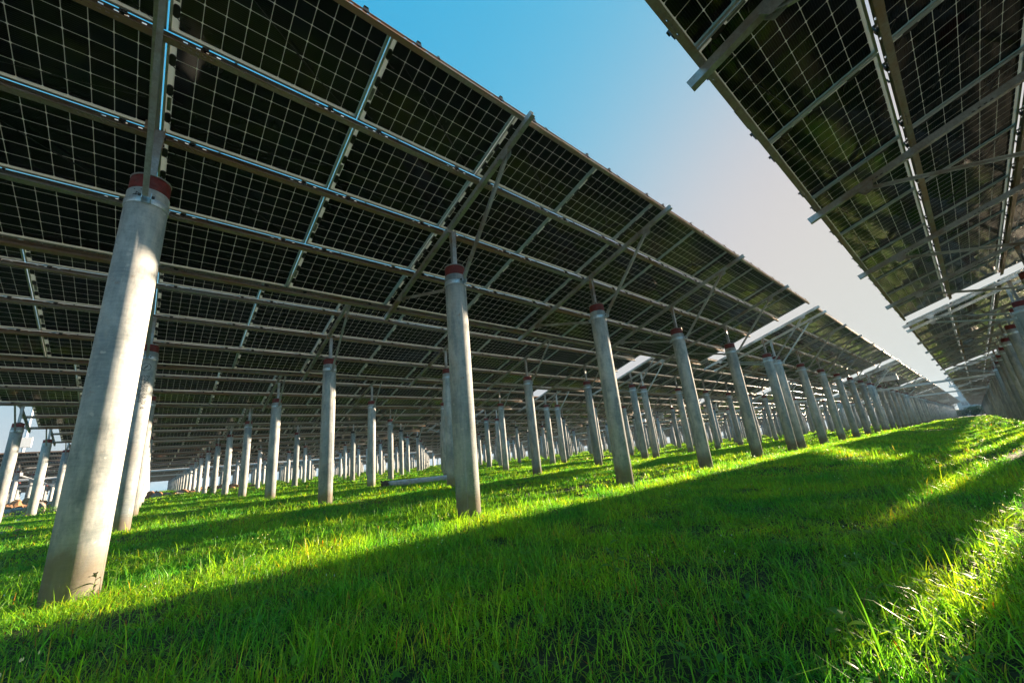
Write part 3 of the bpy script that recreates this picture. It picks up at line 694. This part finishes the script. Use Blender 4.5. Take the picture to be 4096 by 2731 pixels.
# ------------------------------------------------------------------ the pile lying on the grass
p0 = Vector((6.9, 10.35, .17)); p1 = Vector((10.0, 9.25, .17)); root = empty('fallen_pile', (p0+p1)/2); root.location = (0, 0, 0)
tag(root, 'broken white concrete pile lying on the grass behind the standing piles', 'broken pile')
g = MB(); g.tube([p0, p0.lerp(p1, .4), p1], .15, 28); g.build('shaft', [MT['concrete_pale']], root)
g = MB(); R3 = random.Random(4)
for k in range(26):
    c = p0+Vector((R3.gauss(-.10, .07), R3.gauss(.02, .06), R3.gauss(-.01, .07))); a = R3.uniform(.03, .075)
    ax = [Vector((R3.gauss(0, 1), R3.gauss(0, 1), R3.gauss(0, 1))).normalized() for _ in range(3)]
    g.hexa([c+(ax[0]*sx+ax[1]*sy+ax[2]*sz)*a for sz in (-1, 1) for sx, sy in ((-1, -1), (1, -1), (1, 1), (-1, 1))])
g.build('broken_end', [painted('crumbled_concrete', (.12, .09, .065), .95, .6)], root)
g = MB(); g.tube([p0+Vector((-.12, 0, .03)), p0+Vector((-.25, -.05, .0)), p0+Vector((-.22, -.5, -.12)), p0+Vector((-.1, -.75, -.22))], .022, 8)
g.build('bent_rebar', [painted('rusty_iron', (.16, .045, .02), .8)], root)

# ------------------------------------------------------------------ rubble at the left end of the rows
def rock_mesh(seed):
    R = np.random.default_rng(seed); import bmesh
    bm = bmesh.new(); bmesh.ops.create_icosphere(bm, subdivisions=2, radius=1)
    k = R.normal(size=(5, 3)); k /= np.linalg.norm(k, axis=1)[:, None]; dd = R.uniform(.45, .8, 5)
    for v in bm.verts:
        c = np.array(v.co)
        for q in range(5):
            t = c@k[q]-dd[q]
            if t > 0: c = c-k[q]*t
        v.co = Vector(c*(1+R.normal(0, .04)))
    me = bpy.data.meshes.new('rock'); bm.to_mesh(me); bm.free(); return me
mo = painted('orange_clay_rock', (.38, .20, .10), .95, .45); mg = painted('grey_rock', (.30, .27, .24), .95, .4); rocks = []
for i in range(8): me = rock_mesh(i+40); me.materials.append(mo if i % 4 else mg); rocks.append(me)
P, Rr, Sc = [], [], []
R4 = random.Random(9)
for k in range(2600):
    y = R4.uniform(30, 47); x = R4.uniform(-22, 8) if y > 33 else R4.uniform(-16, 1)
    if x > -2 and R4.random() < .55: continue
    if x > 1 and y < 40: continue
    hill = .55*math.exp(-((x+9)/6)**2-((y-37)/4.5)**2)
    s = R4.choice((.08, .12, .16, .28, .42)); P.append((x, y, ground_z(x, y)+hill*R4.uniform(.2, 1))); Rr.append((R4.uniform(0, 6), R4.uniform(0, 6), R4.uniform(0, 6))); Sc.append((s*1.3, s, s*.75))
for k in range(90):
    x, y = R4.uniform(-6, -1), R4.uniform(10, 30); s = R4.uniform(.04, .14); P.append((x, y, ground_z(x, y))); Rr.append((R4.uniform(0, 6), 0, R4.uniform(0, 6))); Sc.append((s*1.3, s, s*.7))
scatter('rubble', rocks, P, Rr, Sc)

# ------------------------------------------------------------------ platform, pole beyond the rubble
base = Vector((-9.7, 49.0, 1.0)); root = empty('steel_platform', base)
tag(root, 'white steel access platform with a handrail beyond the rubble at far left', 'platform')
g = MB(); g.box(-3.2, 1.6, -1.2, 1.2, 2.35, 2.50); g.build('deck', [MT['white_paint']], root)
g = MB()
for x in np.linspace(-3.15, 1.55, 8):
    for y in (-1.15, 1.15): g.tube([(x, y, 2.5), (x, y, 3.55)], .03, 6)
for y in (-1.15, 1.15):
    for z in (3.55, 3.05): g.tube([(-3.15, y, z), (1.55, y, z)], .03, 6)
for z in (3.55, 3.05): g.tube([(1.55, -1.15, z), (1.55, 1.15, z)], .03, 6)
g.build('handrail', [MT['tray']], root)
for x in (-3.0, -1.0, 1.3):
    for y in (-1.0, 1.0): h = MB(); h.tube([(x, y, -.4), (x, y, 2.35)], .06, 8); h.build('leg', [MT['white_paint']], root)
g = MB(); g.bar((1.4, 0, 2.4), (4.2, 0, .9), .9, .08); g.build('walkway', [MT['white_paint']], root)
root = empty('camera_pole', (-9.2, 55.0, .5)); tag(root, 'tall white pole with a small white box, standing beyond the rubble', 'pole')
g = MB(); g.tube([(0, 0, -.3), (0, 0, 9.2)], [.15, .09], 12); g.build('shaft', [MT['white_paint']], root)
g = MB(); g.box(-.55, .45, -.2, .2, 5.6, 6.5); g.build('equipment_box', [MT['white_paint']], root)

# ------------------------------------------------------------------ far end of the lane: tower block, low hall, shrubs
wall = painted('pale_render', (.40, .50, .56), .8, .08); glassm = plain('window_glass', (.10, .14, .18), .15); roofm = painted('grey_roof_tiles', (.22, .26, .30), .7)
bx, by = 330.0, -8.4
root = empty('tower_block', (bx, by, 0)); tag(root, 'tall pale tower block with a columned rooftop pavilion at the end of the lane', 'building')
g = MB(); W2 = 8.0
for lv, (z0, z1, hw) in enumerate(((-1, 10, 9.6), (10, 15.2, 8.4))):
    g.box(-hw, hw, -hw, hw, z0, z1)
for z in (1.5, 4.7, 7.9): g.box(-9.9, 9.9, -9.9, 9.9, z-.18, z+.18)
g.box(-9.9, 9.9, -9.9, 9.9, 9.9, 10.3); g.box(-8.9, 8.9, -8.9, 8.9, 15.2, 15.7)
for s in (-9.72, -5, 0, 5, 9.72): g.box(-9.85, -9.6, s-.3, s+.3, -1, 9.9)
g.build('wall', [wall], root)
for z in (2.2, 5.4):
    for yy in (-7.3, -2.5, 2.5, 7.3):
        h = MB(); h.box(-9.68, -9.62, yy-1.1, yy+1.1, z, z+1.7); wd_ = h.build('window', [glassm], root)
        q = MB(); q.box(-9.74, -9.69, yy-.05, yy+.05, z, z+1.7); q.box(-9.74, -9.69, yy-1.1, yy-.051, z+.8, z+.88); q.build('window_bar', [wall], wd_)
for yy in (-5.5, 0, 5.5): h = MB(); h.box(-8.48, -8.42, yy-1.0, yy+1.0, 11.3, 13.6); h.build('window', [glassm], root)
for k in range(8):
    a = math.pi/4*k+.39; h = MB(); h.lathe([(.32, 0), (.28, 3.6)], 10, 0); h.build('column', [wall], root, (-4+2.6*math.cos(a), 8.0+2.6*math.sin(a)-3.0+2.2, 16.6))
h = MB(); h.lathe([(3.3, 15.6), (3.3, 16.6)], 8, 0, (-4, 7.2)); h.build('parapet', [wall], root)
h = MB(); h.lathe([(3.9, 20.2), (3.9, 20.45), (2.2, 21.3), (.35, 22.6), (.05, 23.6)], 8, 0, (-4, 7.2), smooth=False); h.build('roof', [roofm], root)
root = empty('low_hall', (260, -6, 0)); tag(root, 'low white hall at the end of the lane behind the shrubs', 'building')
g = MB(); g.box(0, 14, -9, 8, -.5, 2.6); g.build('wall', [wall], root); g = MB(); g.box(-.5, 14.5, -9.6, 8.6, 2.61, 3.0); g.build('roof', [roofm], root)
leafm, nt_l, bl = newmat('shrub_leaves'); vl, rl = shifted(nt_l); cl = ramp(nt_l, noise(nt_l, vl, 3, 4), [(.35, (.02, .06, .02)), (.65, (.06, .13, .03))]); nt_l.links.new(cl, bl.inputs['Base Color']); bl.inputs['Roughness'].default_value = .6
bark = painted('bark', (.08, .06, .045), .9)
def shrub(x, y, h, rad, seed, label):
    R = np.random.default_rng(seed); root = empty('shrub', (x, y, 0)); tag(root, label, 'shrub', 'shrubs at the far end of the lane')
    g = MB()
    for k in range(4):
        a = k*1.6+R.random(); g.tube([(0, 0, -.2), (math.cos(a)*rad*.25, math.sin(a)*rad*.25, h*.45), (math.cos(a)*rad*.55, math.sin(a)*rad*.55, h*.8)], [.09, .06, .02], 6)
    g.build('trunk', [bark], root); g = MB()
    for k in range(900):
        q = R.normal(size=3); q /= np.linalg.norm(q); rr = R.uniform(.5, 1)**.6*(1+.25*math.sin(5*q[0]+seed)*math.cos(4*q[1]))
        c = Vector((q[0]*rad*rr, q[1]*rad*rr, h*.55+q[2]*h*.48*rr)); a = Vector(R.normal(size=3)).normalized()*.16; b = Vector(R.normal(size=3)).normalized()*.12
        g.quad([c-a, c+b, c+a, c-b])
    g.build('crown', [leafm], root)
for i, (x, y, h, rd) in enumerate(((186, -1.2, 2.0, 2.6), (190, -3.6, 2.8, 2.4), (184, -6.0, 2.1, 2.8), (196, 1.8, 3.0, 3.0), (192, -8.5, 2.6, 2.6), (200, -5.0, 3.2, 3.0), (198, 5.0, 2.8, 3.0))):
    shrub(x, y, h, rd, i+5, 'green shrub across the end of the lane, %s from the left' % ORD[{6: 0, 3: 1, 0: 2, 1: 3, 5: 4, 2: 5, 4: 6}[i]])

# ------------------------------------------------------------------ broad-leaved weeds that stand out from the grass
wl, ntw, bw = newmat('weed_leaf'); bw.inputs['Base Color'].default_value = (.10, .26, .03, 1); bw.inputs['Roughness'].default_value = .45
trw = N(ntw, 'ShaderNodeBsdfTranslucent'); trw.inputs[0].default_value = (.30, .55, .05, 1); mxw = N(ntw, 'ShaderNodeMixShader'); mxw.inputs[0].default_value = .4
ntw.links.new(bw.outputs[0], mxw.inputs[1]); ntw.links.new(trw.outputs[0], mxw.inputs[2]); ntw.links.new(mxw.outputs[0], ntw.nodes['Material Output'].inputs[0])
def weed(x, y, h, nl, leaf, seed, label):
    R = random.Random(seed); root = empty('leafy_weed', (x, y, ground_z(x, y))); tag(root, label, 'weed')
    g = MB(); top = Vector((R.gauss(0, .01), R.gauss(0, .01), h)); g.tube([(0, 0, -.02), top*.5+Vector((.006, 0, 0)), top], [.003, .0025, .0015], 6); g.build('stem', [wl], root)
    for k in range(nl):
        t = .35+.65*k/max(1, nl-1); a = k*2.4+R.uniform(-.3, .3); o = top*t; d = Vector((math.cos(a), math.sin(a), 0)); sd_ = Vector((-math.sin(a), math.cos(a), 0)); ln = leaf*R.uniform(.75, 1.15)
        g = MB(); rows_ = []
        for j in range(7):
            q = j/6; wv = ln*.24*math.sin(math.pi*min(1, q*.96+.04))**.8; c = o+d*ln*q+Vector((0, 0, ln*(.75*q-.62*q*q)))
            rows_.append([c-sd_*wv+Vector((0, 0, wv*.35)), c, c+sd_*wv+Vector((0, 0, wv*.35))])
        for j in range(6):
            for i in range(2): g.quad([rows_[j][i], rows_[j][i+1], rows_[j+1][i+1], rows_[j+1][i]], 0, None, True)
        g.build('leaf', [wl], root)
weed(2.1, -3.12, .20, 6, .075, 1, 'pale broad-leaved weed alone in the shaded grass at lower centre right')
weed(1.96, -4.04, .11, 5, .07, 2, 'low broad-leaved weed by the bare soil at lower right')
weed(.22, -.12, .17, 6, .07, 3, 'broad-leaved weed against the foot of the big foreground pile')
weed(4.1, -2.35, .16, 9, .08, 4, 'dark bushy weed in the shade, right of the pile with the sunlit foot')
weed(2.6, 21.5, .42, 16, .22, 5, 'bushy weed far back in the grass between the rows at left')

# ------------------------------------------------------------------ haze: one closed box of thin air round everything on the ground
g = MB(); g.box(-905, 905, -905, 905, -3.2, 25); hz = g.mesh('haze', []); hm = bpy.data.materials.new('haze'); hm.use_nodes = True; hn = hm.node_tree; hn.nodes.clear()
pv = N(hn, 'ShaderNodeVolumePrincipled'); pv.inputs['Color'].default_value = (.50, .74, 1, 1); pv.inputs['Density'].default_value = .0007; pv.inputs['Anisotropy'].default_value = 0
hn.links.new(pv.outputs[0], N(hn, 'ShaderNodeOutputMaterial').inputs['Volume']); hz.materials.append(hm); tag(link('haze', hz), kind='stuff')
